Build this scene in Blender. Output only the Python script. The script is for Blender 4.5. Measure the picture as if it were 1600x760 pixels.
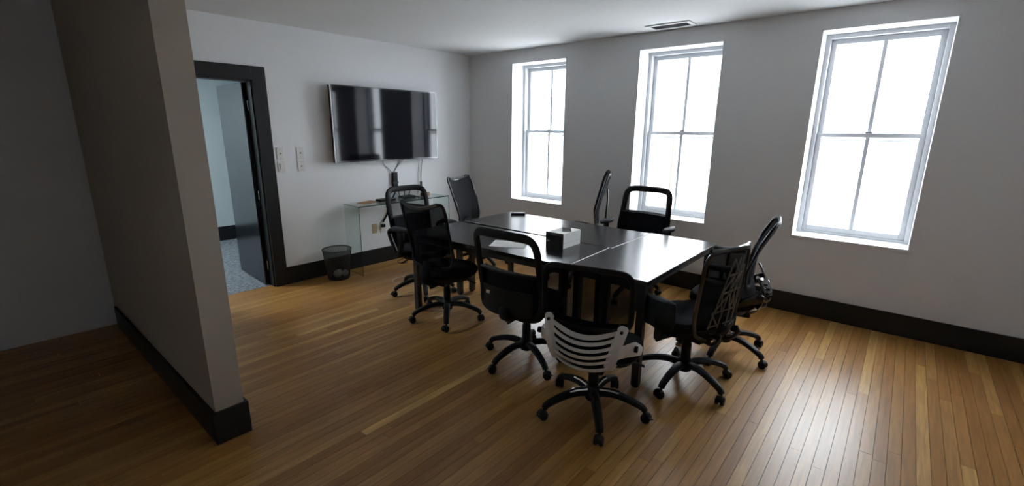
import bpy, bmesh, math, random
from math import sin, cos, pi, radians
from mathutils import Vector, Matrix
random.seed(7)
for o in list(bpy.data.objects): bpy.data.objects.remove(o, do_unlink=True)
SC = bpy.context.scene
COL = SC.collection

# ------------------------------------------------------------------ camera
CAM = Vector((4.7677, -4.7319, 1.6198))
F_PX, YAW, PITCH, ROLL = 722.5, 0.6997, 0.2416, 0.0085
fw = Vector((-sin(YAW)*cos(PITCH), cos(YAW)*cos(PITCH), -sin(PITCH)))
rt = Vector((cos(YAW), sin(YAW), 0)); up = rt.cross(fw)
r2 = rt*cos(ROLL) + up*sin(ROLL); u2 = up*cos(ROLL) - rt*sin(ROLL)
cd = bpy.data.cameras.new('camera'); cam = bpy.data.objects.new('camera', cd); COL.objects.link(cam)
cam.matrix_world = Matrix(((r2.x, u2.x, -fw.x, CAM.x), (r2.y, u2.y, -fw.y, CAM.y), (r2.z, u2.z, -fw.z, CAM.z), (0, 0, 0, 1)))
cd.sensor_fit = 'HORIZONTAL'; cd.sensor_width = 36; cd.lens = F_PX/1600*36; cd.clip_start = 0.02; cd.clip_end = 200
SC.camera = cam

# ------------------------------------------------------------------ sky and exposure
w = bpy.data.worlds.new('overcast_sky'); SC.world = w; w.use_nodes = True
nt = w.node_tree; nt.nodes.clear()
wo = nt.nodes.new('ShaderNodeOutputWorld'); bg = nt.nodes.new('ShaderNodeBackground')
tc = nt.nodes.new('ShaderNodeTexCoord'); sx = nt.nodes.new('ShaderNodeSeparateXYZ'); cr = nt.nodes.new('ShaderNodeValToRGB')
nt.links.new(tc.outputs['Generated'], sx.inputs[0]); nt.links.new(sx.outputs['Z'], cr.inputs[0])
cr.color_ramp.elements[0].position = 0.0; cr.color_ramp.elements[0].color = (0.88, 0.94, 1.0, 1)
cr.color_ramp.elements[1].position = 0.8; cr.color_ramp.elements[1].color = (0.94, 0.975, 1.0, 1)
nt.links.new(cr.outputs[0], bg.inputs['Color']); bg.inputs['Strength'].default_value = 5.0
nt.links.new(bg.outputs[0], wo.inputs[0])
SC.view_settings.view_transform = 'Standard'; SC.view_settings.look = 'None'
SC.view_settings.gamma = 1.0; SC.view_settings.use_curve_mapping = False
SC.view_settings.exposure = 1.82

# ------------------------------------------------------------------ materials
def pbr(name, color, rough=0.5, metal=0.0, spec=0.5, noise=0.0, nscale=20.0, bump=0.0, bscale=200.0, coat=0.0, coat_rough=0.1, alpha=None):
    m = bpy.data.materials.new(name); m.use_nodes = True
    n = m.node_tree; p = n.nodes['Principled BSDF']
    p.inputs['Base Color'].default_value = (*color, 1); p.inputs['Roughness'].default_value = rough
    p.inputs['Metallic'].default_value = metal; p.inputs['Specular IOR Level'].default_value = spec
    p.inputs['Coat Weight'].default_value = coat; p.inputs['Coat Roughness'].default_value = coat_rough
    co = n.nodes.new('ShaderNodeTexCoord')
    nz = n.nodes.new('ShaderNodeTexNoise'); nz.inputs['Scale'].default_value = nscale; nz.inputs['Detail'].default_value = 4
    n.links.new(co.outputs['Object'], nz.inputs['Vector'])
    mx = n.nodes.new('ShaderNodeMix'); mx.data_type = 'RGBA'; mx.blend_type = 'MULTIPLY'
    rr = n.nodes.new('ShaderNodeMapRange'); rr.inputs['To Min'].default_value = 1-noise; rr.inputs['To Max'].default_value = 1+noise
    n.links.new(nz.outputs['Fac'], rr.inputs[0])
    mx.inputs['Factor'].default_value = 1.0; mx.inputs['A'].default_value = (*color, 1)
    n.links.new(rr.outputs[0], mx.inputs['B']); n.links.new(mx.outputs['Result'], p.inputs['Base Color'])
    if bump > 0:
        b2 = n.nodes.new('ShaderNodeTexNoise'); b2.inputs['Scale'].default_value = bscale
        n.links.new(co.outputs['Object'], b2.inputs['Vector'])
        bp = n.nodes.new('ShaderNodeBump'); bp.inputs['Strength'].default_value = bump; bp.inputs['Distance'].default_value = 0.002
        n.links.new(b2.outputs['Fac'], bp.inputs['Height']); n.links.new(bp.outputs[0], p.inputs['Normal'])
    if alpha is not None:                     # woven see-through mesh fabric
        out = n.nodes['Material Output']; tr = n.nodes.new('ShaderNodeBsdfTransparent'); ms = n.nodes.new('ShaderNodeMixShader')
        ms.inputs[0].default_value = alpha
        n.links.new(tr.outputs[0], ms.inputs[1]); n.links.new(p.outputs[0], ms.inputs[2]); n.links.new(ms.outputs[0], out.inputs[0])
    return m
def wood_mat():
    m = bpy.data.materials.new('honey_wood'); m.use_nodes = True
    n = m.node_tree; p = n.nodes['Principled BSDF']; L = n.links
    at = n.nodes.new('ShaderNodeAttribute'); at.attribute_name = 'tone'
    co = n.nodes.new('ShaderNodeTexCoord'); mp = n.nodes.new('ShaderNodeMapping'); mp.inputs['Scale'].default_value = (26, 1.6, 1)
    L.new(co.outputs['Object'], mp.inputs['Vector'])
    off = n.nodes.new('ShaderNodeVectorMath'); off.operation = 'MULTIPLY_ADD'
    L.new(at.outputs['Color'], off.inputs[0]); off.inputs[1].default_value = (31, 17, 23); L.new(mp.outputs[0], off.inputs[2])
    nz = n.nodes.new('ShaderNodeTexNoise'); nz.inputs['Scale'].default_value = 2.2; nz.inputs['Detail'].default_value = 6; nz.inputs['Distortion'].default_value = 0.6
    L.new(off.outputs[0], nz.inputs['Vector'])
    r = n.nodes.new('ShaderNodeValToRGB')
    e = r.color_ramp.elements; e[0].position = 0.05; e[0].color = (0.34, 0.150, 0.034, 1); e[1].position = 0.95; e[1].color = (0.73, 0.46, 0.165, 1)
    k = e.new(0.5); k.color = (0.53, 0.295, 0.088, 1)
    sep = n.nodes.new('ShaderNodeSeparateColor'); L.new(at.outputs['Color'], sep.inputs[0]); L.new(sep.outputs[0], r.inputs[0])
    gr = n.nodes.new('ShaderNodeMapRange'); gr.inputs['From Min'].default_value = 0.3; gr.inputs['From Max'].default_value = 0.7
    gr.inputs['To Min'].default_value = 0.72; gr.inputs['To Max'].default_value = 1.12; L.new(nz.outputs['Fac'], gr.inputs[0])
    mx = n.nodes.new('ShaderNodeMix'); mx.data_type = 'RGBA'; mx.blend_type = 'MULTIPLY'; mx.inputs['Factor'].default_value = 1
    L.new(r.outputs[0], mx.inputs['A']); L.new(gr.outputs[0], mx.inputs['B']); L.new(mx.outputs['Result'], p.inputs['Base Color'])
    wn = n.nodes.new('ShaderNodeTexNoise'); wn.inputs['Scale'].default_value = 1.3; wn.inputs['Detail'].default_value = 5
    L.new(co.outputs['Object'], wn.inputs['Vector'])
    rg = n.nodes.new('ShaderNodeMapRange'); rg.inputs['To Min'].default_value = 0.27; rg.inputs['To Max'].default_value = 0.42
    L.new(wn.outputs['Fac'], rg.inputs[0]); L.new(rg.outputs[0], p.inputs['Roughness'])
    bp = n.nodes.new('ShaderNodeBump'); bp.inputs['Strength'].default_value = 0.15; bp.inputs['Distance'].default_value = 0.001
    L.new(nz.outputs['Fac'], bp.inputs['Height']); L.new(bp.outputs[0], p.inputs['Normal'])
    p.inputs['Specular IOR Level'].default_value = 0.5
    return m
def carpet_mat():
    m = bpy.data.materials.new('blue_carpet'); m.use_nodes = True
    n = m.node_tree; p = n.nodes['Principled BSDF']; L = n.links
    co = n.nodes.new('ShaderNodeTexCoord'); nz = n.nodes.new('ShaderNodeTexNoise'); nz.inputs['Scale'].default_value = 30; nz.inputs['Detail'].default_value = 6
    L.new(co.outputs['Object'], nz.inputs['Vector'])
    r = n.nodes.new('ShaderNodeValToRGB'); e = r.color_ramp.elements
    e[0].position = 0.35; e[0].color = (0.10, 0.112, 0.125, 1); e[1].position = 0.65; e[1].color = (0.25, 0.275, 0.30, 1)
    L.new(nz.outputs['Fac'], r.inputs[0]); L.new(r.outputs[0], p.inputs['Base Color']); p.inputs['Roughness'].default_value = 0.95
    bp = n.nodes.new('ShaderNodeBump'); bp.inputs['Strength'].default_value = 0.6; L.new(nz.outputs['Fac'], bp.inputs['Height']); L.new(bp.outputs[0], p.inputs['Normal'])
    return m
def glass_mat(name, tint, refl=0.08, rough=0.0):
    m = bpy.data.materials.new(name); m.use_nodes = True
    n = m.node_tree; n.nodes.remove(n.nodes['Principled BSDF']); out = n.nodes['Material Output']
    tr = n.nodes.new('ShaderNodeBsdfTransparent'); tr.inputs[0].default_value = (*tint, 1)
    gl = n.nodes.new('ShaderNodeBsdfGlossy'); gl.inputs['Roughness'].default_value = rough
    ms = n.nodes.new('ShaderNodeMixShader'); lw = n.nodes.new('ShaderNodeLayerWeight'); lw.inputs[0].default_value = 0.5
    pw = n.nodes.new('ShaderNodeMath'); pw.operation = 'POWER'; pw.inputs[1].default_value = 4.0; n.links.new(lw.outputs['Facing'], pw.inputs[0])
    fr = n.nodes.new('ShaderNodeMath'); fr.operation = 'MULTIPLY_ADD'; fr.inputs[1].default_value = 0.7; fr.inputs[2].default_value = 0.03; n.links.new(pw.outputs[0], fr.inputs[0])
    n.links.new(fr.outputs[0], ms.inputs[0]); n.links.new(tr.outputs[0], ms.inputs[1]); n.links.new(gl.outputs[0], ms.inputs[2]); n.links.new(ms.outputs[0], out.inputs[0])
    return m
def emit_mat(name, col, s):
    m = bpy.data.materials.new(name); m.use_nodes = True
    p = m.node_tree.nodes['Principled BSDF']; p.inputs['Base Color'].default_value = (*col, 1)
    p.inputs['Emission Color'].default_value = (*col, 1); p.inputs['Emission Strength'].default_value = s
    return m
M = dict(
    wall=pbr('white_wall_paint', (0.81, 0.82, 0.835), 0.85, noise=0.02, nscale=3, bump=0.15, bscale=90),
    ceil=pbr('ceiling_paint', (0.80, 0.81, 0.81), 0.9, noise=0.02, nscale=2),
    sash=pbr('sash_paint', (0.60, 0.62, 0.65), 0.55, noise=0.02),
    trimw=pbr('white_window_paint', (0.78, 0.79, 0.80), 0.5, noise=0.02),
    black_trim=pbr('black_gloss_trim', (0.010, 0.010, 0.012), 0.42, spec=0.35, noise=0.1, bump=0.05),
    door=pbr('black_gloss_door', (0.010, 0.012, 0.016), 0.16, spec=0.5, noise=0.05),
    taupe=pbr('partition_taupe', (0.42, 0.365, 0.30), 0.85, noise=0.02, nscale=3, bump=0.15, bscale=90),  # partition gets a darker, warmer grey-brown than the other walls
    hall=pbr('pale_blue_wall_paint', (0.58, 0.64, 0.655), 0.85, noise=0.03, nscale=3),
    wood=wood_mat(), carpet=carpet_mat(),
    sub=pbr('dark_subfloor', (0.05, 0.03, 0.015), 0.9),
    pane=glass_mat('window_glass', (0.97, 0.98, 0.99)),
    cglass=glass_mat('greenish_glass', (0.90, 0.96, 0.94)),
    cedge=pbr('dark_green_glass_edge', (0.02, 0.06, 0.05), 0.15, spec=0.8),
    table=pbr('dark_laminate', (0.013, 0.012, 0.013), 0.235, spec=0.55, noise=0.25, nscale=9, bump=0.12, bscale=160),
    tedge=pbr('pale_laminate_edge', (0.35, 0.34, 0.33), 0.5),
    metal_black=pbr('black_metal', (0.015, 0.015, 0.017), 0.4, spec=0.5),
    plastic=pbr('black_plastic', (0.009, 0.010, 0.012), 0.48, spec=0.22, noise=0.1),
    gloss=pbr('glossy_black_plastic', (0.012, 0.013, 0.016), 0.14, spec=0.8),
    fabric=pbr('black_fabric', (0.008, 0.009, 0.012), 0.9, spec=0.12, noise=0.3, nscale=120, bump=0.5, bscale=500),
    mesh=pbr('black_mesh_fabric', (0.005, 0.006, 0.009), 0.85, spec=0.05, noise=0.3, nscale=300, alpha=0.93),
    sheer=pbr('sheer_mesh_fabric', (0.02, 0.024, 0.03), 0.8, spec=0.12, alpha=0.30),
    sheer_dark=pbr('half_sheer_mesh_fabric', (0.02, 0.024, 0.03), 0.8, spec=0.12, alpha=0.55),
    mesh_mid=pbr('half_open_mesh_fabric', (0.006, 0.007, 0.010), 0.85, spec=0.05, alpha=0.90),
    shellw=pbr('off_white_plastic', (0.74, 0.71, 0.69), 0.45, noise=0.03),
    web=pbr('brown_grey_plastic', (0.10, 0.085, 0.07), 0.5),
    chrome=pbr('chrome', (0.65, 0.65, 0.67), 0.15, metal=1.0),
    grey=pbr('grey_plastic', (0.28, 0.29, 0.31), 0.4),
    white=pbr('white_plastic', (0.72, 0.71, 0.69), 0.4),
    beige=pbr('beige_plastic', (0.48, 0.38, 0.25), 0.5),
    paper=pbr('white_paper', (0.82, 0.82, 0.80), 0.8, noise=0.03),
    screen=pbr('tv_screen', (0.005, 0.005, 0.009), 0.06, spec=0.30),
    phone=pbr('phone_glass', (0.01, 0.012, 0.016), 0.06, spec=0.8),
    brown=pbr('brown_card', (0.30, 0.17, 0.07), 0.7, noise=0.1),
    facade=pbr('pale_brick_facade', (0.70, 0.66, 0.62), 0.9, noise=0.12, nscale=2),
    fglass=pbr('facade_window_glass', (0.20, 0.30, 0.33), 0.15),
    ground=pbr('street_concrete', (0.50, 0.505, 0.51), 0.9, noise=0.1, nscale=1),
    fill_panel=emit_mat('fill_panel_glow', (0.84, 0.95, 1.0), 17.0),  # glow of the unseen panel added for hall brightness
)

# ------------------------------------------------------------------ helpers
def link(name, bm, mat, parent=None, smooth=False, loc=None):
    bmesh.ops.recalc_face_normals(bm, faces=bm.faces)
    me = bpy.data.meshes.new(name); bm.to_mesh(me); bm.free()
    if smooth:
        for p in me.polygons: p.use_smooth = True
        try: me.set_sharp_from_angle(angle=radians(38))
        except Exception: pass
    me.materials.append(mat)
    o = bpy.data.objects.new(name, me); COL.objects.link(o)
    if parent: o.parent = parent
    if loc: o.location = loc
    return o
def tag(o, label=None, cat=None, group=None, kind=None):
    for k, v in (('label', label), ('category', cat), ('group', group), ('kind', kind)):
        if v: o[k] = v
    return o
def empty(name, loc, rz=0, label=None, cat=None, group=None):
    o = bpy.data.objects.new(name, None); COL.objects.link(o); o.location = loc; o.rotation_euler = (0, 0, rz); o.empty_display_size = .1
    return tag(o, label, cat, group)
def struct(name, bm, mat, parent=None):
    o = link(name, bm, mat, parent)
    if not parent: o['kind'] = 'structure'
    return o
def box(bm, a, b, mtx=None, bevel=0.0):
    x0, y0, z0 = a; x1, y1, z1 = b
    vs = [bm.verts.new(Vector(p)) for p in ((x0,y0,z0),(x1,y0,z0),(x1,y1,z0),(x0,y1,z0),(x0,y0,z1),(x1,y0,z1),(x1,y1,z1),(x0,y1,z1))]
    fs = [bm.faces.new([vs[i] for i in q]) for q in ((3,2,1,0),(4,5,6,7),(0,1,5,4),(1,2,6,5),(2,3,7,6),(3,0,4,7))]
    if mtx: 
        for v in vs: v.co = mtx @ v.co
    if bevel > 0:
        es = list({e for f in fs for e in f.edges})
        bmesh.ops.bevel(bm, geom=es, offset=bevel, segments=2, affect='EDGES', profile=0.5)
    return vs
def B(a, b, mtx=None, bevel=0.0):
    bm = bmesh.new(); box(bm, a, b, mtx, bevel); return bm
def tube(bm, pts, rad, seg=8, closed=False, ref=(0, 0, 1)):
    """sweep; rad is a number, (w,h) pair, or a list of them; w lies across, h along ref"""
    pts = [Vector(p) for p in pts]; n = len(pts); rings = []
    prev = None
    for i, p in enumerate(pts):
        a = pts[(i-1) % n] if (i > 0 or closed) else p; b = pts[(i+1) % n] if (i < n-1 or closed) else p
        t = (b-a).normalized()
        rf = Vector(ref)
        if abs(t.dot(rf)) > 0.97: rf = prev if prev else Vector((0, 1, 0)) if abs(t.y) < .9 else Vector((1, 0, 0))
        s = t.cross(rf).normalized(); u = s.cross(t).normalized(); prev = u
        r = rad[i] if isinstance(rad, list) else rad
        w_, h_ = (r, r) if not isinstance(r, tuple) else r
        rings.append([bm.verts.new(p + s*cos(2*pi*k/seg)*w_ + u*sin(2*pi*k/seg)*h_) for k in range(seg)])
    m = n if closed else n-1
    for i in range(m):
        A, C = rings[i], rings[(i+1) % n]
        for k in range(seg): bm.faces.new((A[k], A[(k+1) % seg], C[(k+1) % seg], C[k]))
    if not closed: bm.faces.new(rings[0][::-1]); bm.faces.new(rings[-1])
def lathe(bm, prof, seg=20, c=(0, 0, 0)):
    rings = []
    for r, z in prof: rings.append([bm.verts.new((c[0]+r*cos(2*pi*k/seg), c[1]+r*sin(2*pi*k/seg), c[2]+z)) for k in range(seg)])
    for A, C in zip(rings, rings[1:]):
        for k in range(seg): bm.faces.new((A[k], A[(k+1) % seg], C[(k+1) % seg], C[k]))
    bm.faces.new(rings[0][::-1]); bm.faces.new(rings[-1])
def smoothpath(pts, n=6):
    P = [Vector(p) for p in pts]; out = []
    for i in range(len(P)-1):
        p0 = P[max(i-1, 0)]; p1 = P[i]; p2 = P[i+1]; p3 = P[min(i+2, len(P)-1)]
        for k in range(n):
            t = k/n; out.append(0.5*((2*p1)+(p2-p0)*t+(2*p0-5*p1+4*p2-p3)*t*t+(3*p1-p0-3*p2+p3)*t**3))
    out.append(P[-1]); return out
def lerp(a, b, t): return a+(b-a)*t
def curve_at(tab, v):
    for (a, x), (b, y) in zip(tab, tab[1:]):
        if v <= b:
            t = (v-a)/(b-a); t = t*t*(3-2*t)*0.5+t*0.5; return x+(y-x)*t
    return tab[-1][1]

# ------------------------------------------------------------------ dimensions of the room
TH = 0.0237                      # the television wall is not quite square to the window wall
def TW(y, off=0.0):              # x of the television wall at a given y, off = distance in front
    return y*math.tan(TH) + off/cos(TH)
MT = Matrix.Rotation(-TH, 4, 'Z')   # local frame of that wall: x out of it, y along it
H, BBH = 2.578, 0.183
XR, YB = 6.15, -6.6
HX = -2.73
WIN = [(0.757, 1.588), (2.475, 3.313), (4.063, 4.893)]
WS, WH, WT = 0.717, 2.430, 0.36
# ------------------------------------------------------------------ setting
floor = struct('floor', B((-0.32, YB-.1, -0.12), (XR+.1, 0.02, -0.020)), M['sub'])
def plank_bm(bm, x0, x1, y0, y1, z, tone, lay):
    e = 0.0005; vs = box(bm, (x0+e, y0+e, -0.020), (x1-e, y1-e, z))
    top = [v for v in vs if v.co.z > -0.01]
    for v in top:                                   # eased top edges
        v.co.x += 0.0004 if v.co.x < (x0+x1)/2 else -0.0004
    fs = {f for v in vs for f in v.link_faces}
    for f in fs:
        for l in f.loops: l[lay] = tone
PW = 0.057
boards = []
x = -0.20; 
while x < XR:
    y = YB + random.uniform(-1.5, 0)
    while y < 0:
        L = random.choice((0.9, 1.3, 1.7, 2.1, 2.6, 3.0)) + random.uniform(-.15, .15)
        a, b = max(y, YB), min(y+L, 0)
        xl = x
        if b-a > 0.03:
            t = min(max(random.gauss(0.50, 0.15), 0), 1)
            boards.append((xl, min(x+PW, XR), a, b, random.uniform(-0.0003, 0.0003), (t, random.random(), random.random(), 1)))
        y += L
    x += PW
def cut(bd):
    x0, x1, a, b, z, t = bd      # trim under the skewed television wall line
    return None if x1 < TW((a+b)/2)-0.125 else bd
boards = [b for b in boards if cut(b)]
def pix(x, y):
    d = Vector((x, y, 0))-CAM; z = d.dot(fw)
    if z < .1: return None
    return 800+F_PX*d.dot(r2)/z, 380-F_PX*d.dot(u2)/z, z
def score(bd):
    s = 0
    for k in range(7):
        q = pix((bd[0]+bd[1])/2, lerp(bd[2], bd[3], k/6))
        if q and -10 < q[0] < 1610 and q[1] < 770: s += (bd[3]-bd[2])/7/q[2]**2
    return s
boards.sort(key=score, reverse=True)
rest = bmesh.new(); rl = rest.loops.layers.color.new('tone')
for i, bd in enumerate(boards):
    if i < 290:
        bm = bmesh.new(); la = bm.loops.layers.color.new('tone'); plank_bm(bm, bd[0], bd[1], bd[2], bd[3], bd[4], bd[5], la)
        link('floorboard', bm, M['wood'], floor)
    else: plank_bm(rest, bd[0], bd[1], bd[2], bd[3], bd[4], bd[5], rl)
o = link('floorboards', rest, M['wood'], floor); o['kind'] = 'stuff'

ceiling = struct('ceiling', B((HX-.3, YB-.2, H), (XR+.2, WT, H+.15)), M['ceil'])
# window wall
bm = bmesh.new()
xs = [-0.25] + [v for p in WIN for v in p] + [XR+.2]
for i in range(0, len(xs), 2): box(bm, (xs[i], 0, -.12), (xs[i+1], WT, H))
for a, b in WIN: box(bm, (a, 0, -.12), (b, WT, WS-.025)); box(bm, (a, 0, WH), (b, WT, H))
wall_back = struct('wall_back', bm, M['wall'])
# television wall with the doorway (wall frame: local y along the wall)
D0, D1, DH, CW = -3.655, -2.815, 2.050, 0.123
bm = bmesh.new()
for a, b, z0, z1 in ((D1, 0.05, -.12, H), (YB-.2, D0, -.12, H), (D0, D1, DH, H)): box(bm, (-.13, a, z0), (0, b, z1), MT)
wall_left = struct('wall_left', bm, M['wall'])
struct('wall_right', B((XR, YB-.2, -.12), (XR+.2, 0, H)), M['wall'])
struct('wall_front', B((-0.3, YB-.2, -.12), (XR, YB, H)), M['wall'])
PX1, PY0, PY1 = 2.238, -4.100, -3.965
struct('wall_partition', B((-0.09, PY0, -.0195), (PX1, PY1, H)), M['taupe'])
# hall behind the door
struct('wall_hall', B((HX-.15, -6.4, -.12), (HX, -.3, H)), M['hall'])
bm = bmesh.new(); box(bm, (HX, -.4, -.12), (-.15, -.3, H)); box(bm, (HX, -6.4, -.12), (-.3, -6.3, H)); struct('wall_hall_end', bm, M['hall'])
bm = bmesh.new()
for a, b, z0, z1 in ((D1, -.35, -.0, H), (-6.2, D0, 0, H), (D0, D1, DH, H)): box(bm, (-.140, a, z0), (-.1305, b, z1), MT)
struct('wall_hall_lining', bm, M['hall'])
struct('floor_hall', B((HX-.1, -6.4, -.12), (-.33, -.3, -.004)), M['carpet'])
bm = bmesh.new(); box(bm, (-.33, -6.3, -.0195), (-.0, D1+.3, 0.001))
for v in bm.verts:
    if v.co.x > -.1: v.co.x = TW(v.co.y, -0.075)
    if v.co.y > D1 and v.co.x > -.3: pass
o = link('carpet_strip', bm, M['carpet'], bpy.data.objects['floor_hall'])
# baseboards
def board(name, a, b, parent=None): return struct(name, B(a, b, None, .003), M['black_trim'], parent)
board('baseboard_back', (0.0, -.020, .001), (XR, -.0005, BBH))
bm = bmesh.new(); box(bm, (.0005, D1+CW, .001), (.020, -.02, BBH), MT, .003); struct('baseboard_left', bm, M['black_trim'])
bm = bmesh.new(); box(bm, (PX1+.0005, PY0-.018, .001), (PX1+.018, PY1+.018, BBH), None, .003)
box(bm, (0, PY0-.018, .001), (PX1, PY0-.0005, BBH), None, .003); box(bm, (.0, PY1+.0005, .001), (PX1, PY1+.018, BBH), None, .003)
struct('baseboard_partition', bm, M['black_trim'])
board('baseboard_right', (XR-.02, YB, .001), (XR-.0005, -.02, BBH)); board('baseboard_front', (0, YB+.0005, .001), (XR-.02, YB+.02, BBH))
board('baseboard_hall', (HX+.0005, -6.3, 0), (HX+.02, -.4, BBH+.02))
# door
door = tag(empty('door_1', (0, 0, 0)), kind='structure')
bm = bmesh.new(); box(bm, (.0005, D1, 0.001), (.022, D1+CW, DH+CW), MT, .004); link('casing', bm, M['black_trim'], door)
bm = bmesh.new(); box(bm, (.0005, D0-CW, 0.001), (.022, D0, DH+CW), MT, .004); link('casing', bm, M['black_trim'], door)
bm = bmesh.new(); box(bm, (.0005, D0, DH), (.022, D1, DH+CW), MT, .004); link('casing', bm, M['black_trim'], door)
bm = bmesh.new(); box(bm, (-.128, D1-.014, 0.001), (.0, D1-.0005, DH), MT); box(bm, (-.128, D0+.0005, 0.001), (.0, D0+.014, DH), MT); box(bm, (-.128, D0+.014, DH-.014), (0, D1-.014, DH-.0005), MT)
box(bm, (-.07, D0+.014, 0.001), (-.05, D0+.024, DH-.014), MT)
link('door_jamb', bm, M['black_trim'], door)
hinge_p = MT @ Vector((-.112, D1-.015, 0))
md = Matrix.Translation(hinge_p) @ Matrix.Rotation(radians(180-3.2), 4, 'Z')      # leaf opened into the hall
bm = bmesh.new(); box(bm, (.004, .0005, .008), (.775, .040, 2.034), md, .002)
leaf = link('door_leaf', bm, M['door'], door)
for z in (.22, .95, 1.82):
    bm = bmesh.new(); tube(bm, [hinge_p+Vector((.012, -.004, z-.045)), hinge_p+Vector((.012, -.004, z+.045))], .007, 10); box(bm, (-.02, -.001, z-.045), (.035, .0015, z+.045), Matrix.Translation(hinge_p+Vector((.01, .002, 0))) )
    link('hinge', bm, M['chrome'], door, True)

# windows: 2 over 2 double hung sashes in deep reveals
for i, (a, b) in enumerate(WIN):
    win = tag(empty('window_%d' % (i+1), ((a+b)/2, 0, WS)), kind='structure')
    hw = (b-a)/2; hh = WH-WS
    def WB(name, parts, mat, parent, bev=.003):
        bm = bmesh.new()
        for p, q in parts: box(bm, p, q, None, bev)
        return link(name, bm, mat, parent)
    WB('reveal_lining', [((-hw, -.004, 0), (-hw+.012, .23, hh)), ((hw-.012, -.004, 0), (hw, .23, hh)), ((-hw, -.004, hh-.012), (hw, .23, hh))], M['trimw'], win, .001)
    WB('window_sill', [((-hw, -.006, -.024), (hw, .34, .0))], M['trimw'], win, .002)
    f = .045
    WB('window_frame', [((-hw, .225, 0), (-hw+f, .34, hh)), ((hw-f, .225, 0), (hw, .34, hh)), ((-hw+f, .225, hh-f), (hw-f, .34, hh)), ((-hw+f, .245, 0.0), (hw-f, .34, .022))], M['sash'], win)
    s = .040; zm = 1.590-WS
    for k, (z0, z1, y0) in enumerate(((.022, zm+.02, .255), (zm-.015, hh-f, .292))):
        x0, x1 = -hw+f, hw-f; y1 = y0+.034
        zb = .045 if k == 0 else .035; zt = .035 if k == 0 else .042
        sash = WB('sash', [((x0, y0, z0), (x0+s, y1, z1)), ((x1-s, y0, z0), (x1, y1, z1)), ((x0+s, y0, z0), (x1-s, y1, z0+zb)), ((x0+s, y0, z1-zt), (x1-s, y1, z1))], M['sash'], win)
        WB('muntin', [((-.0145, y0+.004, z0+zb), (.0145, y1-.004, z1-zt))], M['sash'], sash, .002)
        for p, q in ((x0+s, -.0145), (.0145, x1-s)): WB('pane', [((p, y0+.016, z0+zb), (q, y0+.019, z1-zt))], M['pane'], sash, 0)
    WB('sash_lock', [((-.025, .262, zm+.02), (.025, .285, zm+.034))], M['grey'], win, .003)
    WB('storm_window_rail', [((-hw+f, .335, zm-.05), (hw-f, .35, zm-.03))], M['sash'], win, .001)

# ceiling register
v = empty('ceiling_vent', (2.87, -.20, H-.001), radians(1), 'white ceiling air vent with slats above the middle window', 'vent')
bm = bmesh.new(); 
for p, q in (((-.21, -.105, -.010), (-.17, .105, 0)), ((.17, -.105, -.010), (.21, .105, 0)), ((-.17, -.105, -.010), (.17, -.070, 0)), ((-.17, .070, -.010), (.17, .105, 0))): box(bm, p, q, None, .002)
link('frame', bm, M['ceil'], v)
link('backing', B((-.17, -.07, -.002), (.17, .07, 0)), M['white'], v)
for k in range(6):
    y = -.058+k*.023; m_ = Matrix.Translation((0, y, -.006)) @ Matrix.Rotation(radians(35), 4, 'X')
    link('slat', B((-.17, -.008, -.001), (.17, .008, .001), m_), M['grey'], v)

# glowing panel added out of view to brighten the hall, no known fixture
l_ = empty('hall_fill_panel', (-1.5, -4.2, H), 0, 'flat white square fill light panel added unseen to brighten the hall beyond the door', 'light')
link('frame', B((-.33, -.33, -.03), (.33, .33, -.001), None, .004), M['white'], l_)
link('glow_plate', B((-.30, -.30, -.034), (.30, .30, -.0305)), M['fill_panel'], l_)

# outside: pale buildings across the street
tag(link('street', B((-30, .6, -3.9), (40, 40, -3.6)), M['ground']), kind='structure')
def building(x0, x1, y, z1, label):
    e = empty('building', ((x0+x1)/2, y, -3.6), 0, label, 'building')
    hw = (x1-x0)/2; h = z1+3.6
    link('wall', B((-hw, 0, 0), (hw, 6, h)), M['facade'], e)
    link('cornice', B((-hw-.1, -.25, h-.35), (hw+.1, .0, h), None, .02), M['trimw'], e)
    n = int(2*hw//2.6)
    for r in range(int(h//3.2)):
        for c in range(n):
            cx = -hw+(c+.5)*2*hw/n; zb = .9+r*3.1
            f = bmesh.new(); 
            for p, q in (((cx-.55, -.06, zb), (cx-.47, .02, zb+1.8)), ((cx+.47, -.06, zb), (cx+.55, .02, zb+1.8)), ((cx-.47, -.06, zb), (cx+.47, .02, zb+.08)), ((cx-.47, -.06, zb+1.72), (cx+.47, .02, zb+1.8)), ((cx-.47, -.05, zb+.86), (cx+.47, .02, zb+.93))): box(f, p, q)
            fo = link('window', f, M['trimw'], e)
            link('pane', B((cx-.47, -.03, zb+.08), (cx+.47, -.01, zb+1.72)), M['fglass'], fo)
building(-14, -3.2, 13, 5.2, 'pale brick building across the street seen through the left window')
building(-2.9, 5.4, 15, 2.9, 'low pale brick building across the street seen through the middle window')

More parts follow.
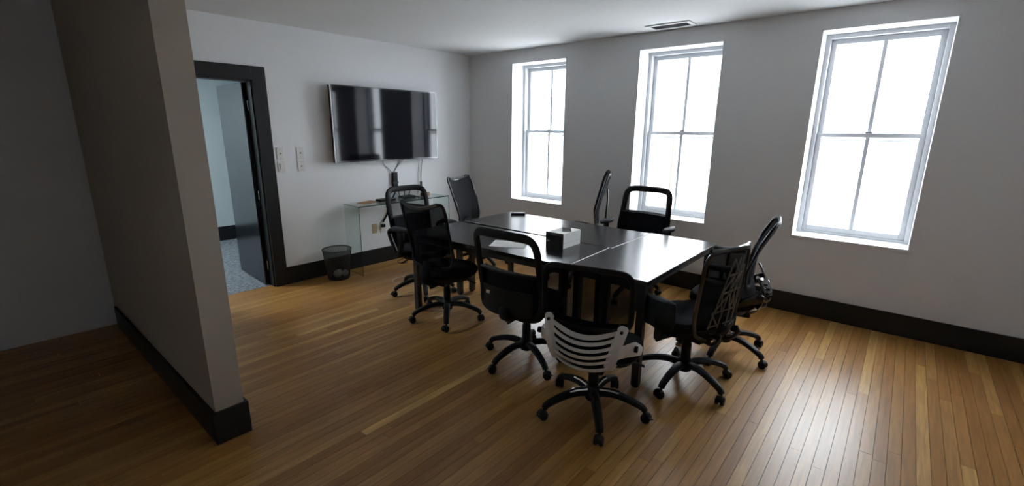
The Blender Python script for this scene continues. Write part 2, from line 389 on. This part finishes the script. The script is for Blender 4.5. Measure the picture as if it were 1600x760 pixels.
# ------------------------------------------------------------------ television
tv = empty('television', MT@Vector((0, -1.385, 1.655)), -TH, 'large black flat screen television mounted on the left wall', 'television')
W2, H2 = .705, .405
link('wall_bracket', B((.001, -.25, -.20), (.045, .25, .20), None, .003), M['metal_black'], tv)
bm = B((.045, -W2, -H2), (.092, W2, H2), None, .006); link('casing', bm, M['plastic'], tv)
bm = bmesh.new(); g = .012
for p, q in (((.092, -W2, -H2), (.099, -W2+g, H2)), ((.092, W2-g, -H2), (.099, W2, H2)), ((.092, -W2+g, -H2), (.099, W2-g, -H2+g*1.3)), ((.092, -W2+g, H2-g), (.099, W2-g, H2))): box(bm, p, q, None, .001)
link('bezel', bm, M['gloss'], tv)
link('screen', B((.092, -W2+g, -H2+g*1.3), (.0955, W2-g, H2-g)), M['screen'], tv)
o = link('edge_strip', B((.080, -W2-.004, -H2), (.101, -W2-.0005, H2), None, .001), M['chrome'], tv); o['label'] = 'thin silver metal side edge'
link('logo_bar', B((.094, .02, -H2-.010), (.101, .10, -H2+.004), None, .002), M['grey'], tv)
# cables hanging below the television
def cable(pts, r, mat, label, name='cable', n=6):
    bm = bmesh.new(); tube(bm, smoothpath(pts, n), r, 6); o = link(name, bm, mat, None, True); tag(o, label, 'cable'); return o
def wallp(x, y, z): return MT @ Vector((x, y, z))
cable([wallp(.030, -1.46, 1.262), wallp(.012, -1.44, 1.20), wallp(.012, -1.36, 1.13), wallp(.018, -1.325, 1.075)], .004, M['grey'], 'grey cable slanting from the left underside of the television to the cable cover')
cable([wallp(.030, -1.17, 1.245), wallp(.012, -1.22, 1.19), wallp(.012, -1.285, 1.12), wallp(.018, -1.305, 1.075)], .005, M['grey'], 'grey cable slanting from the right underside of the television to the cable cover')
cable([wallp(.040, -.935, 1.248), wallp(.010, -.935, 1.1), wallp(.010, -.945, .95), wallp(.012, -.955, .80)], .003, M['grey'], 'left one of two thin cables hanging straight below the television')
o = cable([wallp(.040, -.885, 1.248), wallp(.010, -.885, 1.1), wallp(.010, -.895, .96)], .003, M['grey'], 'short thin hanging cable with a black plug end below the television')
pl = link('plug', B((.002, -.905, .875), (.018, -.885, .955), MT, .003), M['plastic'], o)
cc = empty('cable_cover', MT@Vector((0, -1.30, .86)), -TH, 'upright black cable cover on the wall under the television', 'cable cover')
link('cover', B((.001, -.035, .03), (.035, .035, .235), None, .006), M['plastic'], cc)
link('clip', B((.001, -.040, .10), (.038, .040, .12), None, .002), M['metal_black'], cc)
cable([wallp(.02, -1.30, .87), wallp(.03, -1.33, .82), wallp(.014, -1.40, .70), wallp(.014, -1.43, .60), wallp(.018, -1.50, .50)], .009, M['plastic'], 'thick black cable running from the cable cover down to the outlet')

# switches by the door
def plate(y, z, kind, label):
    e = empty('light_switch', MT@Vector((0, y, z)), -TH, label, 'switch')
    link('plate', B((.0005, -.036, -.058), (.007, .036, .058), None, .003), M['white'], e)
    if kind == 'rocker': link('rocker', B((.007, -.016, -.032), (.012, .016, .032), None, .002), M['white'], e)
    else:
        link('toggle', B((.007, -.004, -.010), (.020, .004, .006), None, .001), M['grey'], e)
        for z in (.041, -.041): link('screw', B((.007, -.003, z-.003), (.0085, .003, z+.003)), M['grey'], e)
plate(-2.625, 1.365, 'toggle', 'upper white switch plate nearest the black door frame'); plate(-2.625, 1.233, 'rocker', 'lower white switch plate nearest the black door frame')
plate(-2.425, 1.365, 'toggle', 'upper white switch plate farther from the door, toward the television'); plate(-2.425, 1.230, 'toggle', 'lower white switch plate farther from the door, toward the television')
# outlets under the console
e = empty('power_outlet', MT@Vector((0, -1.615, .435)), -TH, 'beige outlet plate low on the wall under the glass console', 'outlet')
link('plate', B((.0005, -.035, -.057), (.006, .035, .057), None, .003), M['beige'], e)
for z in (-.022, .022): link('socket', B((.006, -.016, z-.015), (.009, .016, z+.015), None, .002), M['beige'], e)
e = empty('power_outlet', MT@Vector((0, -1.50, .43)), -TH, 'white outlet plate with a black plug under the glass console', 'outlet')
link('plate', B((.0005, -.037, -.06), (.006, .037, .06), None, .003), M['white'], e)
for z in (-.022, .022): link('socket', B((.006, -.016, z-.015), (.009, .016, z+.015), None, .002), M['white'], e)
pg = tag(link('power_plug', B((.0095, -1.525, .44), (.045, -1.485, .475), MT, .004), M['plastic']), 'black plug in the white outlet under the console', 'plug')

# glass console
gc = empty('glass_console', MT@Vector((.185, -1.36, 0)), -TH, 'clear waterfall glass console table under the television', 'console table')
GH, G2, GT = .785, .645, .012
link('top_panel', B((-.155, -G2, GH-GT), (.155, G2, GH)), M['cglass'], gc)
for s in (-1, 1):
    y0, y1 = (-G2, -G2+GT) if s < 0 else (G2-GT, G2)
    link('side_panel', B((-.155, y0, .001), (.155, y1, GH-GT)), M['cglass'], gc)
bm = bmesh.new(); t = .0022
for p, q in (((.1545, -G2, GH-GT), (.158, G2, GH)), ((-.155, -G2-.002, GH-.004), (.158, -G2+.001, GH+.0005)), ((.1545, -G2, .001), (.158, -G2+.006, GH)), ((.1545, G2-.006, .001), (.158, G2, GH)), ((-.155, -G2-.001, .001), (.156, -G2+.002, .004))): box(bm, p, q)
o = link('polished_edge', bm, M['cedge'], gc); o['label'] = 'dark green polished glass edges'
def onc(x, y): return MT @ Vector((.185+x, -1.36+y, GH))
def small(name, mat, size, x, y, rz, label, cat, bev=.003):
    e = bpy.data.objects
    bm = B((-size[0]/2, -size[1]/2, .0005), (size[0]/2, size[1]/2, size[2]), None, bev)
    o = link(name, bm, mat); p = onc(x, y); o.location = p; o.rotation_euler = (0, 0, rz); return tag(o, label, cat)
small('envelope', M['brown'], (.12, .20, .006), -.06, -.40, .2, 'flat brown envelope on the left end of the glass console', 'envelope', .001)
e = empty('media_box', onc(-.02, -.17), -.1, 'small black media box on the glass console behind the left chairs', 'media box')
link('case', B((-.06, -.11, .0005), (.06, .09, .024), None, .004), M['plastic'], e); link('indicator', B((.058, -.02, .009), (.0625, .02, .015)), M['brown'], e)
e = empty('network_router', onc(-.03, .13), 0, 'black router with antennas on the glass console seen through the chair back', 'router')
link('case', B((-.06, -.09, .0005), (.06, .09, .03), None, .006), M['plastic'], e)
for y, l in ((-.07, -.03), (.0, .01), (.07, .04)):
    bm = bmesh.new(); tube(bm, [(-.05, y, .028), (-.055, y+l, .15)], .005, 8); link('antenna', bm, M['plastic'], e, True)
cable([onc(.07, -.02)+Vector((0, 0, .006)), onc(.10, .12)+Vector((0, 0, .006)), onc(.06, .26)+Vector((0, 0, .006)), onc(-.03, .27)+Vector((0, 0, .006)), onc(-.10, .30)+Vector((0, 0, .006))], .004, M['plastic'], 'black cable looping across the glass console top')
e = empty('remote_stack', onc(-.02, .40), .4, 'small brown and tan carton near the middle of the glass console', 'carton')
e.name = 'small_carton'
link('carton', B((-.04, -.05, .0005), (.04, .05, .045), None, .002), M['brown'], e); link('carton_flap', B((-.04, -.052, .0455), (.04, .03, .047)), M['beige'], e)

# waste basket
wb = empty('waste_basket', (.155, -2.225, .001), 0, 'black wire mesh waste basket by the baseboard left of the glass console', 'waste basket')
R0, R1, BH = .112, .150, .330
bm = bmesh.new(); tube(bm, [(R1*cos(a*pi/16), R1*sin(a*pi/16), BH) for a in range(32)], .006, 6, True); link('rim', bm, M['metal_black'], wb, True)
bm = bmesh.new(); lathe(bm, [(R0, .0), (R0+.003, .012), (R0-.004, .012), (R0-.006, .004)], 32); link('base', bm, M['metal_black'], wb, True)
bm = bmesh.new(); rg = []
for z in range(2):
    r = R0 if z == 0 else R1; rg.append([bm.verts.new((r*cos(k*pi/20), r*sin(k*pi/20), .008+z*(BH-.01))) for k in range(40)])
for k in range(40): bm.faces.new((rg[0][k], rg[0][(k+1) % 40], rg[1][(k+1) % 40], rg[1][k]))
M['binmesh'] = pbr('wire_mesh', (.02, .02, .022), .5, alpha=.52)
link('mesh_wall', bm, M['binmesh'], wb, True)
bm = bmesh.new()
for k in range(36):
    for sgn in (-1, 1):
        a0 = k*2*pi/36; pts = []
        for j in range(5):
            t = j/4; r = lerp(R0, R1, t)+.001; a = a0+sgn*t*.9; pts.append((r*cos(a), r*sin(a), .01+t*(BH-.012)))
        tube(bm, pts, .0010, 3)
o = link('wire_weave', bm, M['metal_black'], wb); o['kind'] = 'stuff'
def crumple(r, loc, label):
    bm = bmesh.new(); bmesh.ops.create_icosphere(bm, subdivisions=3, radius=r)
    for v_ in bm.verts: v_.co *= 1+random.uniform(-.16, .14)
    o = link('crumpled_paper', bm, M['paper']); o.location = loc; tag(o, label, 'paper')
crumple(.042, (.175, -2.250, .060), 'crumpled white paper ball at the front inside the waste basket')
crumple(.036, (.185, -2.165, .052), 'small crumpled white paper ball at the right inside the waste basket')
crumple(.034, (.115, -2.20, .050), 'crumpled white paper ball at the back of the waste basket')

# cables on the floor by the console
o = cable([(.02, -1.14, .006), (.06, -1.30, .006), (.10, -1.40, .006), (.20, -1.44, .006), (.24, -1.36, .006)], .004, M['plastic'], 'thin black cable lying on the floor under the glass console')
link('plug', B((-.012, -.035, 0), (.012, .035, .022), Matrix.Translation((.03, -1.17, .002)) @ Matrix.Rotation(-.3, 4, 'Z'), .004), M['plastic'], o)

cable([(.74+.09*cos(a*.7), -1.80+.13*sin(a*.7), .006+.004*(a > 7)) for a in range(9)], .004, M['white'], 'pale cable curled in a loop on the floor behind the left table leg', n=3)

# ------------------------------------------------------------------ tables
def table(loc, rz, lx, ly, label, over=.0):
    e = empty('conference_table', loc, rz, label, 'table', 'black conference tables pushed together')
    h = .735
    link('tabletop', B((-lx/2, -ly/2, h-.028), (lx/2, ly/2, h), None, .0025), M['table'], e)
    q = .045
    bm = bmesh.new(); 
    for p, r in (((-lx/2+q, -ly/2+.03, h-.075), (lx/2-q, -ly/2+.055, h-.028)), ((-lx/2+q, ly/2-.055, h-.075), (lx/2-q, ly/2-.03, h-.028)), ((-lx/2+.03, -ly/2+q, h-.075), (-lx/2+.055, ly/2-q, h-.028)), ((lx/2-.055, -ly/2+q, h-.075), (lx/2-.03, ly/2-q, h-.028))): box(bm, p, r, None, .002)
    link('apron_rail', bm, M['metal_black'], e)
    for sx in (-1, 1):
        for sy in (-1, 1):
            cx, cy = sx*(lx/2-.045), sy*(ly/2-.045)
            lg = link('leg', B((cx-.024, cy-.024, .012), (cx+.024, cy+.024, h-.028), None, .003), M['metal_black'], e)
            bm = bmesh.new(); lathe(bm, [(.02, 0.0015), (.022, .006), (.022, .012)], 12, (cx, cy, 0)); link('foot', bm, M['plastic'], lg, True)
    return e
RT = table((3.415, -1.530, 0), 0, .555, 1.318, 'black table at the right end, set crosswise and bright with window glare')
FT = table((2.3155, -1.943, 0), radians(2.0), 1.62, .63, 'long black table in the front row carrying the white sheet of paper')
BT = table((2.322, -1.2405, 0), 0, 1.62, .70, 'long black table in the back row nearest the windows, with the remote')
o = link('edge_band', B((-.2790, -.657, .712), (-.2777, .657, .7352)), M['tedge'], RT); o['label'] = 'worn pale edge along the joint'

# things on the tables
TZ = .7355
e = empty('product_box', (2.795, -1.762, TZ), 0, 'white cardboard box with a black front on the tables', 'box')
link('carton', B((-.078, -.120, 0), (.080, .122, .117), None, .002), M['paper'], e)
o = link('front_panel', B((-.080, -.125, 0), (.082, -.1203, .119), None, .001), M['phone'], e); o['label'] = 'black front panel'
link('lid_seam', B((-.0785, -.118, .040), (.0808, .1225, .0412)), M['grey'], e)
e = empty('phone', (2.805, -1.735, TZ+.1175), radians(35), 'dark phone lying on top of the white box', 'phone')
link('body', B((-.036, -.068, 0), (.036, .068, .008), None, .003), M['grey'], e); link('screen', B((-.033, -.064, .0081), (.033, .064, .0086)), M['phone'], e)
e = empty('remote_control', (1.695, -.985, TZ), radians(40), 'black remote lying at the far left corner of the back table', 'remote')
link('body', B((-.075, -.028, 0), (.075, .028, .022), None, .006), M['plastic'], e); link('key_panel', B((-.045, -.014, .0221), (.055, .014, .0235), None, .001), M['white'], e)
tag(link('sheet_of_paper', B((-.14, -.105, 0), (.14, .105, .0012), Matrix.Translation((2.465, -2.03, TZ)) @ Matrix.Rotation(radians(28), 4, 'Z')), M['paper']), 'white sheet of paper lying on the front table', 'paper')

# ------------------------------------------------------------------ office chairs
def sup(s, t, n):
    r = max(abs(s), abs(t))
    if r < 1e-6: return 0, 0
    a, b = abs(s)/r, abs(t)/r; k = 1/((a**n+b**n)**(1/n)); return s*k, t*k
def chair(x, y, face, base, style, label, seat_z=.475, top=1.0, low=.55, arms=None, shell=None, hwt=.235, hwb=.205, tilt=0.0, split=.6, chrome=False, mesh='mesh', sag=None, recl=0.13, lift=0, arm_w=.292, arm_dz=0, arm_dy=0, bdy=0):
    """faces local +y; `face` = compass angle of the seat front in degrees from +x"""
    c = empty('office_chair', (x, y, 0), radians(face-90), label, 'chair', 'office chairs around the conference tables')
    rot = radians(base-(face-90)); mb = M['plastic']
    # five-star base
    hub = M['chrome'] if chrome else mb
    bm = bmesh.new(); lathe(bm, [(.030, .075), (.044, .085), (.046, .150), (.034, .165)], 20); o = link('base_hub', bm, hub if False else M['plastic'], c, True)
    for k in range(5):
        a = rot + k*2*pi/5; d = Vector((cos(a), sin(a), 0))
        pr = [(.03, .128), (.10, .136), (.17, .128), (.235, .108), (.285, .086), (.300, .066)]
        pts = smoothpath([d*r+Vector((0, 0, z)) for r, z in pr], 3); n = len(pts)
        bm = bmesh.new(); tube(bm, pts, [(lerp(.030, .021, i/(n-1)), lerp(.024, .018, i/(n-1))) for i in range(n)], 8); lg = link('leg', bm, mb, c, True)
        if chrome:
            bm = bmesh.new(); pts2 = [d*r+Vector((0, 0, z+.017)) for r, z in ((.04, .133), (.10, .137), (.15, .132))]; tube(bm, pts2, (.017, .010), 8); link('trim_strip', bm, M['chrome'], lg, True)
        sw = a + random.uniform(-1.2, 1.2); m_ = Matrix.Translation(d*.300) @ Matrix.Rotation(sw, 4, 'Z')
        bm = bmesh.new()
        for s in (-1, 1):
            st = len(bm.verts)
            tube(bm, [m_@Vector((0.012, s*.006, .026)), m_@Vector((0.012, s*.009, .026)), m_@Vector((0.012, s*.023, .026)), m_@Vector((0.012, s*.026, .026))], [.023, .0262, .0262, .022], 14)
        tube(bm, [m_@Vector((.012+.027*cos(q), 0, .028+.027*sin(q))) for q in [radians(v_) for v_ in (-5, 30, 65, 100, 135, 170, 200)]], (.020, .004), 6, ref=(0, 0, 1))
        tube(bm, [m_@Vector((0, 0, .040)), m_@Vector((0, 0, .074))], .008, 8)
        link('caster', bm, mb, lg, True)
    # column and mechanism
    bm = bmesh.new(); lathe(bm, [(.031, .140), (.031, .270), (.027, .272), (.027, seat_z-.14), (.024, seat_z-.138), (.024, seat_z-.10)], 18); link('gas_lift', bm, mb, c, True)
    link('tilt_mechanism', B((-.09, -.15, seat_z-.135), (.09, .12, seat_z-.095), None, .010), mb, c)
    bm = bmesh.new(); tube(bm, [(.08, .02, seat_z-.09), (.20, .03, seat_z-.10), (.24, .035, seat_z-.11)], .005, 8); tube(bm, [(.215, .03, seat_z-.104), (.275, .04, seat_z-.118)], (.016, .005), 8); link('lever', bm, mb, c, True)
    # seat pan and cushion
    def slab(levels, hx, hy, n, droop, nseg=40):
        bm = bmesh.new(); rings = []
        for z, ins in levels:
            ring = []
            for k in range(nseg):
                a = 2*pi*k/nseg; s_, t_ = sup(cos(a), sin(a), n); X = s_*(hx-ins); Y = t_*(hy-ins)+.022
                X *= 1-.10*max(0, -Y/hy)
                ring.append(bm.verts.new((X, Y, z-droop*max(0, (Y-.10)/(hy-.10))**2)))
            rings.append(ring)
        for A, C in zip(rings, rings[1:]):
            for k in range(nseg): bm.faces.new((A[k], A[(k+1) % nseg], C[(k+1) % nseg], C[k]))
        bm.faces.new(rings[0][::-1]); bm.faces.new(rings[-1]); return bm
    s0 = seat_z
    link('seat_pan', slab([(s0-.100, .08), (s0-.088, .03), (s0-.055, .004), (s0-.048, .006)], .255, .245, 5, .015), mb, c, True)
    link('seat', slab([(s0-.0475, .010), (s0-.030, .0), (s0-.004, .002), (s0+.014, .016), (s0+.022, .05), (s0+.020, .12), (s0+.014, .19)], .262, .256, 6, .025), M['fabric'], c, True)
    # back surface
    if style == 'shell': low = .63 if not bdy else .56
    prof = [(0, -.225), (.22, -.218), (.45, -.240), (.75, -.225-recl*.75), (1.0, -.225-recl*1.15)] if style != 'shell' else [(0, -.255+bdy), (.4, -.262+bdy), (1.0, -.255-recl*.5+bdy)]
    wrap = .045
    def S(u, v, off=0.0):
        z = lerp(low, top, v); hw = lerp(hwb, hwt, min(1, v*1.6)) if v < .62 else lerp(hwt, hwt*.985, (v-.62)/.38)
        if sag: z += sag*(u*u-0.5)*v*v*2
        return Vector((u*hw, curve_at(prof, v)+wrap*u*u-off, z))
    nn = {'shell': 6, 'mesh': 11}.get(style, 7)
    nb = 44; outline = []
    for k in range(nb):
        a = 2*pi*(k+.5)/nb; ca, sa = cos(a), sin(a); e_ = 2/nn
        u_ = math.copysign(abs(ca)**e_, ca); t_ = math.copysign(abs(sa)**e_, sa); outline.append(S(u_, (t_+1)/2))
    fr = {'window': (.015, .029), 'shell': (.010, .015), 'mesh': (.010, .014), 'web': (.011, .016)}[style]
    bm = bmesh.new(); tube(bm, outline, [(fr[1], fr[0])]*nb, 8, True, ref=(0, 1, 0)); link('back_frame', bm, M['gloss'] if style in ('web',) else mb, c, True)
    def panel(v0, v1, name, mat, off=0.0, um=.97, thick=0):
        bm = bmesh.new(); NU, NV = 14, 12; g = []
        full = v0 < .02 and v1 > .98
        for layer in range(2 if thick else 1):
            gg = []
            for j in range(NV+1):
                row = []
                for i in range(NU+1):
                    s_, t_ = -1+2*i/NU, -1+2*j/NV
                    if full: s_, t_ = sup(s_, t_, nn)
                    row.append(bm.verts.new(S(s_*um, lerp(v0, v1, (t_+1)/2), off-layer*thick)))
                gg.append(row)
            g.append(gg)
            for j in range(NV):
                for i in range(NU): bm.faces.new((gg[j][i], gg[j][i+1], gg[j+1][i+1], gg[j+1][i]))
        if thick:
            A, C = g
            for i in range(NU): bm.faces.new((A[0][i], A[0][i+1], C[0][i+1], C[0][i])); bm.faces.new((A[NV][i], A[NV][i+1], C[NV][i+1], C[NV][i]))
            for j in range(NV): bm.faces.new((A[j][0], A[j+1][0], C[j+1][0], C[j][0])); bm.faces.new((A[j][NU], A[j+1][NU], C[j+1][NU], C[j][NU]))
        return link(name, bm, mat, c, True)
    def strut(name, pts, rad, mat, ref=(0, 1, 0), par=None):
        bm = bmesh.new(); tube(bm, smoothpath(pts, 5), rad, 8, ref=ref); return link(name, bm, mat, par or c, True)
    if style == 'window':
        panel(split, .955, 'window_mesh', M[mesh])
        panel(.02, split, 'back_pad', M['fabric'], -.014, .97, .034)
        strut('cross_bar', [S(u, split, .004) for u in (-.95, -.5, 0, .5, .95)], (.010, .010), mb)
        # plastic carrier behind the pad
        panel(.02, split*.62, 'lumbar_shell', mb, .034, .80, .012)
        strut('back_support', [(0, -.10, s0-.10), (0, -.24, s0-.10), (0, -.262, s0-.05), S(0, .10, .030)], (.040, .010), mb)
    elif style in ('mesh', 'web'):
        panel(.0, 1., 'back_mesh', M[mesh])
        if style == 'mesh':
            if lift:
                strut('spine', [(0, -.10, s0-.10), (0, -.24, s0-.095), (0, -.285, s0+.02), (0, -.300, low+.16), (0, -.305, low+.27), S(0, .70, .012)], (.040, .012), mb)
            else:
                strut('spine', [(0, -.10, s0-.10), (0, -.24, s0-.095), (0, -.28, s0-.02), S(0, .10, .012)], (.045, .011), M['fabric'])
            strut('top_rail', [S(u, .998, 0)+Vector((0, 0, .004)) for u in (-.80, -.6, -.25, 0, .25, .6, .80)], (.017, .012), M['gloss'])
        else:
            for s in (-1, 1): strut('back_support', [(s*.06, -.10, s0-.09), (s*.08, -.23, s0-.09), (s*.10, -.275, s0-.03), S(s*.55, .05, .016)], (.024, .010), mb)
            L = [[(-.62, .12), (-.05, .90)], [(-.28, .12), (.22, .90)], [(.10, .12), (.42, .90)], [(.42, .12), (.60, .80)], [(-.62, .14), (.46, .14)], [(-.55, .30), (.46, .30)], [(-.34, .52), (.48, .54)], [(-.18, .72), (.52, .72)],
                 [(-.55, .30), (-.28, .14)], [(-.50, .31), (.05, .53)], [(-.20, .30), (-.34, .52)], [(.18, .30), (.02, .52), (.30, .72)], [(-.34, .53), (.10, .72)], [(.46, .30), (.20, .53), (.44, .72)], [(-.05, .90), (.28, .73)]]
            for q in L: strut('web_strut', [S(u, v, .010) for u, v in q], (.0065, .003), M['web'])
            panel(.0, .10, 'lower_band', M['plastic'], .006, .9, .012)
            strut('top_rail', [S(u, .99, -.002)+Vector((0, 0, .010)) for u in (-.9, -.5, 0, .5, .9)], (.015, .009), M['gloss'])
    elif style == 'shell':
        panel(.0, 1., 'back_mesh', M[mesh])
        sm = shell
        bmx = bmesh.new(); gp = [[None]*13 for _ in range(9)]
        for j in range(9):
            for i in range(13):
                u_ = -1+2*i/12; t_ = j/8; gp[j][i] = bmx.verts.new((u_*lerp(.17, .222, t_), -.222+.055*u_*u_-.02*sin(pi*t_)+bdy*.7, lerp(s0-.03, low+.03, t_)))
        for j in range(8):
            for i in range(12): bmx.faces.new((gp[j][i], gp[j][i+1], gp[j+1][i+1], gp[j+1][i]))
        link('back_pad', bmx, M['fabric'], c, True)
        def SH(u, t, off=0):      # t: 0 bottom .. 1 top, a scooped shell with its rim dipping in the middle
            hw = lerp(.150, .232, t**.8); z = lerp(s0-.045, s0+.225, t) - .060*(1-u*u)*t**1.3 - .02*(1-u*u)
            yy = -.245-.075*sin(pi*min(1, .15+t*.75)) + .07*u*u + bdy*.5
            return Vector((u*hw, yy-off, z))
        def band(u0, u1, t0, t1, name, NU=12, NV=2, th=.007, mat=sm):
            bm = bmesh.new(); A = [[[bm.verts.new(SH(lerp(u0, u1, i/NU), lerp(t0, t1, j/NV), l*th)) for i in range(NU+1)] for j in range(NV+1)] for l in (0, 1)]
            for l in (0, 1):
                for j in range(NV):
                    for i in range(NU): bm.faces.new((A[l][j][i], A[l][j][i+1], A[l][j+1][i+1], A[l][j+1][i]))
            for i in range(NU):
                for j in (0, NV): bm.faces.new((A[0][j][i], A[0][j][i+1], A[1][j][i+1], A[1][j][i]))
            for j in range(NV):
                for i in (0, NU): bm.faces.new((A[0][j][i], A[0][j+1][i], A[1][j+1][i], A[1][j][i]))
            return link(name, bm, mat, c, True)
        T = [.20, .36, .52, .68, .84, 1.0]
        for k in range(1, 6): band(-.80, .80, T[k]-(.072 if k < 5 else .10), T[k], 'slat')
        for s in (-1, 1):
            bm = bmesh.new(); pts = smoothpath([SH(s*.86, t, .006) for t in (.10, .3, .5, .7, .9, 1.02)], 3); tube(bm, pts, [(.027, .009)]*len(pts), 8, ref=(0, 1, 0))
            link('side_rail', bm, sm, c, True)
        # bowl below the slats, running forward under the seat
        bm = bmesh.new(); rows = []
        for j in range(8):
            t = j/7; row = []
            for i in range(15):
                u = -1+2*i/14; p = SH(u, .16, .0)
                ang = (1-t)*pi*.5
                q = Vector((p.x*lerp(.80, 1.06, t**.6), p.y*lerp(.50, 1, sin(t*pi/2)), p.z - (1-t)**1.3*.085)); row.append(q)
            rows.append(row)
        A = [[[bm.verts.new(q+Vector((0, -l*.004, -l*.006))) for q in row] for row in rows] for l in (0, 1)]
        for l in (0, 1):
            for j in range(7):
                for i in range(14): bm.faces.new((A[l][j][i], A[l][j][i+1], A[l][j+1][i+1], A[l][j+1][i]))
        for i in range(14):
            for j in (0, 7): bm.faces.new((A[0][j][i], A[0][j][i+1], A[1][j][i+1], A[1][j][i]))
        for j in range(7):
            for i in (0, 14): bm.faces.new((A[0][j][i], A[0][j+1][i], A[1][j+1][i], A[1][j][i]))
        link('shell_bowl', bm, sm, c, True)
        for s in (-1, 1):     # side wings carrying the arm joints
            bm = bmesh.new(); pts = smoothpath([SH(s*.93, .45, 0), Vector((s*.247, -.20, s0+.085)), Vector((s*.258, -.12, s0+.05)), Vector((s*.262, -.04, s0+.01))], 4)
            tube(bm, pts, [(lerp(.045, .026, i/(len(pts)-1)), .008) for i in range(len(pts))], 8, ref=(s, 0, 0)); link('side_wing', bm, sm, c, True)
            bm = bmesh.new(); p = SH(s*.86, .92, .010); tube(bm, [p, p+Vector((0, -.012, 0))], .008, 10); link('bolt_cap', bm, M['plastic'], c, True); bm = bmesh.new(); p = Vector((s*.256, -.20, s0+.09)); tube(bm, [p, p+Vector((s*.016, 0, 0))], .017, 12); link('bolt_cap', bm, M['plastic'], c, True)
    # arms
    if arms:
        az = s0 + (.20 if arms != 'block' else .150) + arm_dz
        for s in (-1, 1):
            ar = empty_part = None
            bm = bmesh.new()
            if arms == 'block':
                pts = smoothpath([(s*.19, .0, s0-.085), (s*.285, .0, s0-.075), (s*arm_w, .0, s0-.02), (s*arm_w, .0, s0+.05)], 4); tube(bm, pts, (.014, .045), 8, ref=(1, 0, 0))
            elif arms in ('loop',):
                pts = smoothpath([(s*.20, -.02, s0-.065), (s*.275, -.01, s0-.05), (s*arm_w, .07, s0+.03), (s*arm_w, .10, az-.045), (s*arm_w, .05, az-.018), (s*arm_w, -.08, az-.022), (s*(arm_w-.004), -.13, az-.07), (s*.285, -.08, s0+.05), (s*.275, -.03, s0-.035)], 5)
                tube(bm, pts, (.019, .021), 8, ref=(1, 0, 0))
            else:
                pts = smoothpath([(s*.19, .0, s0-.065), (s*.285, .0, s0-.055), (s*arm_w, .015, s0-.01), (s*arm_w, .03+arm_dy, s0+.08), (s*arm_w, .03+arm_dy, az-.02)], 4)
                tube(bm, pts, (.012, .026), 8, ref=(1, 0, 0))
            ao = link('armrest', bm, mb, c, True)
            bm = bmesh.new(); rings = []
            for z, ins in (((az-.020, .012), (az-.012, .001), (az+.004, .0), (az+.013, .008), (az+.016, .022)) if arms != 'block' else ((az-.175, .03), (az-.155, .010), (az-.10, .0), (az-.01, .0), (az+.010, .008), (az+.018, .026))):
                ring = []
                for k in range(24):
                    a = 2*pi*k/24; p_, q_ = sup(cos(a), sin(a), 2.8); ring.append(bm.verts.new((s*arm_w+p_*((.052 if arms == 'loop' else .043)-ins), .02+q_*(.128-ins)+(.05 if arms == 'loop' else 0)+arm_dy, z)))
                rings.append(ring)
            for A_, C_ in zip(rings, rings[1:]):
                for k in range(24): bm.faces.new((A_[k], A_[(k+1) % 24], C_[(k+1) % 24], C_[k]))
            bm.faces.new(rings[0][::-1]); bm.faces.new(rings[-1])
            link('arm_pad', bm, M['padgrey'], ao, True)
    return c
M['padgrey'] = pbr('soft_black_rubber', (.022, .025, .032), .7, spec=.2)

A_ = chair(3.570, -2.560, 104, -124, 'shell', 'front chair with white ribbed plastic lower back shell, nearest the camera', seat_z=.455, top=.950, shell=M['shellw'], chrome=True, mesh='mesh_mid', recl=.04, hwt=.232, hwb=.232)
B_ = chair(2.880, -2.320, 92, -98, 'window', 'black chair with open window back, standing left of the chair with white ribbed shell', seat_z=.485, top=.975, low=.42, split=.53, hwt=.250, hwb=.255, recl=.07, mesh='sheer')
C_ = chair(1.880, -2.175, 100, -116, 'mesh', 'black chair with concave-topped mesh back turned to the camera at the front left table corner', seat_z=.470, top=1.045, low=.52, sag=.030, mesh='mesh', recl=.10, hwt=.218, hwb=.205)
D_ = chair(1.200, -1.880, -4, -108, 'window', 'black armchair with open window back standing beside the glass console, behind another chair', seat_z=.480, top=1.030, low=.50, split=.50, arms='loop', arm_dz=.02, hwt=.225, recl=.06, mesh='sheer_dark')
E_ = chair(0.985, -0.800, 11, -90, 'mesh', 'dark mesh chair at the far left table end with bright curved top edge', seat_z=.480, top=1.045, low=.52, sag=.028, recl=.13, mesh='mesh')
F_ = chair(2.160, -0.540, 211, -70, 'mesh', 'high dark chair seen edge-on between the left and middle windows', seat_z=.60, top=1.185, low=.66, recl=.09, sag=.01, lift=1)
G_ = chair(2.850, -0.620, 269, -20, 'window', 'black armchair with open window back facing the camera in front of the middle window', seat_z=.480, top=1.050, low=.55, split=.54, arms='tee', arm_w=.325, arm_dz=.045, arm_dy=-.07, hwt=.235, hwb=.258, recl=.06, mesh='sheer')
H_ = chair(3.925, -1.230, 191, -20, 'shell', 'reclined black chair with glossy black shell, nearest the baseboard at the right', seat_z=.455, top=1.030, shell=M['gloss'], arms='tee', arm_dz=.065, arm_dy=.025, bdy=.12, recl=.24, mesh='mesh')
I_ = chair(3.855, -1.862, 163, -96, 'web', 'black armchair with web-patterned mesh back at the right table end', seat_z=.470, top=.960, low=.41, arms='block', mesh='mesh_mid', hwt=.208, hwb=.205, recl=.03)
e = link('care_tag', B((-.016, -.0006, -.011), (.016, .0006, .011)), M['white'], B_); e.location = (-.135, -.262, .560); e.rotation_euler = (radians(-8), 0, 0); e['label'] = 'small white tag on the back pad'
# ------------------------------------------------------------------ end
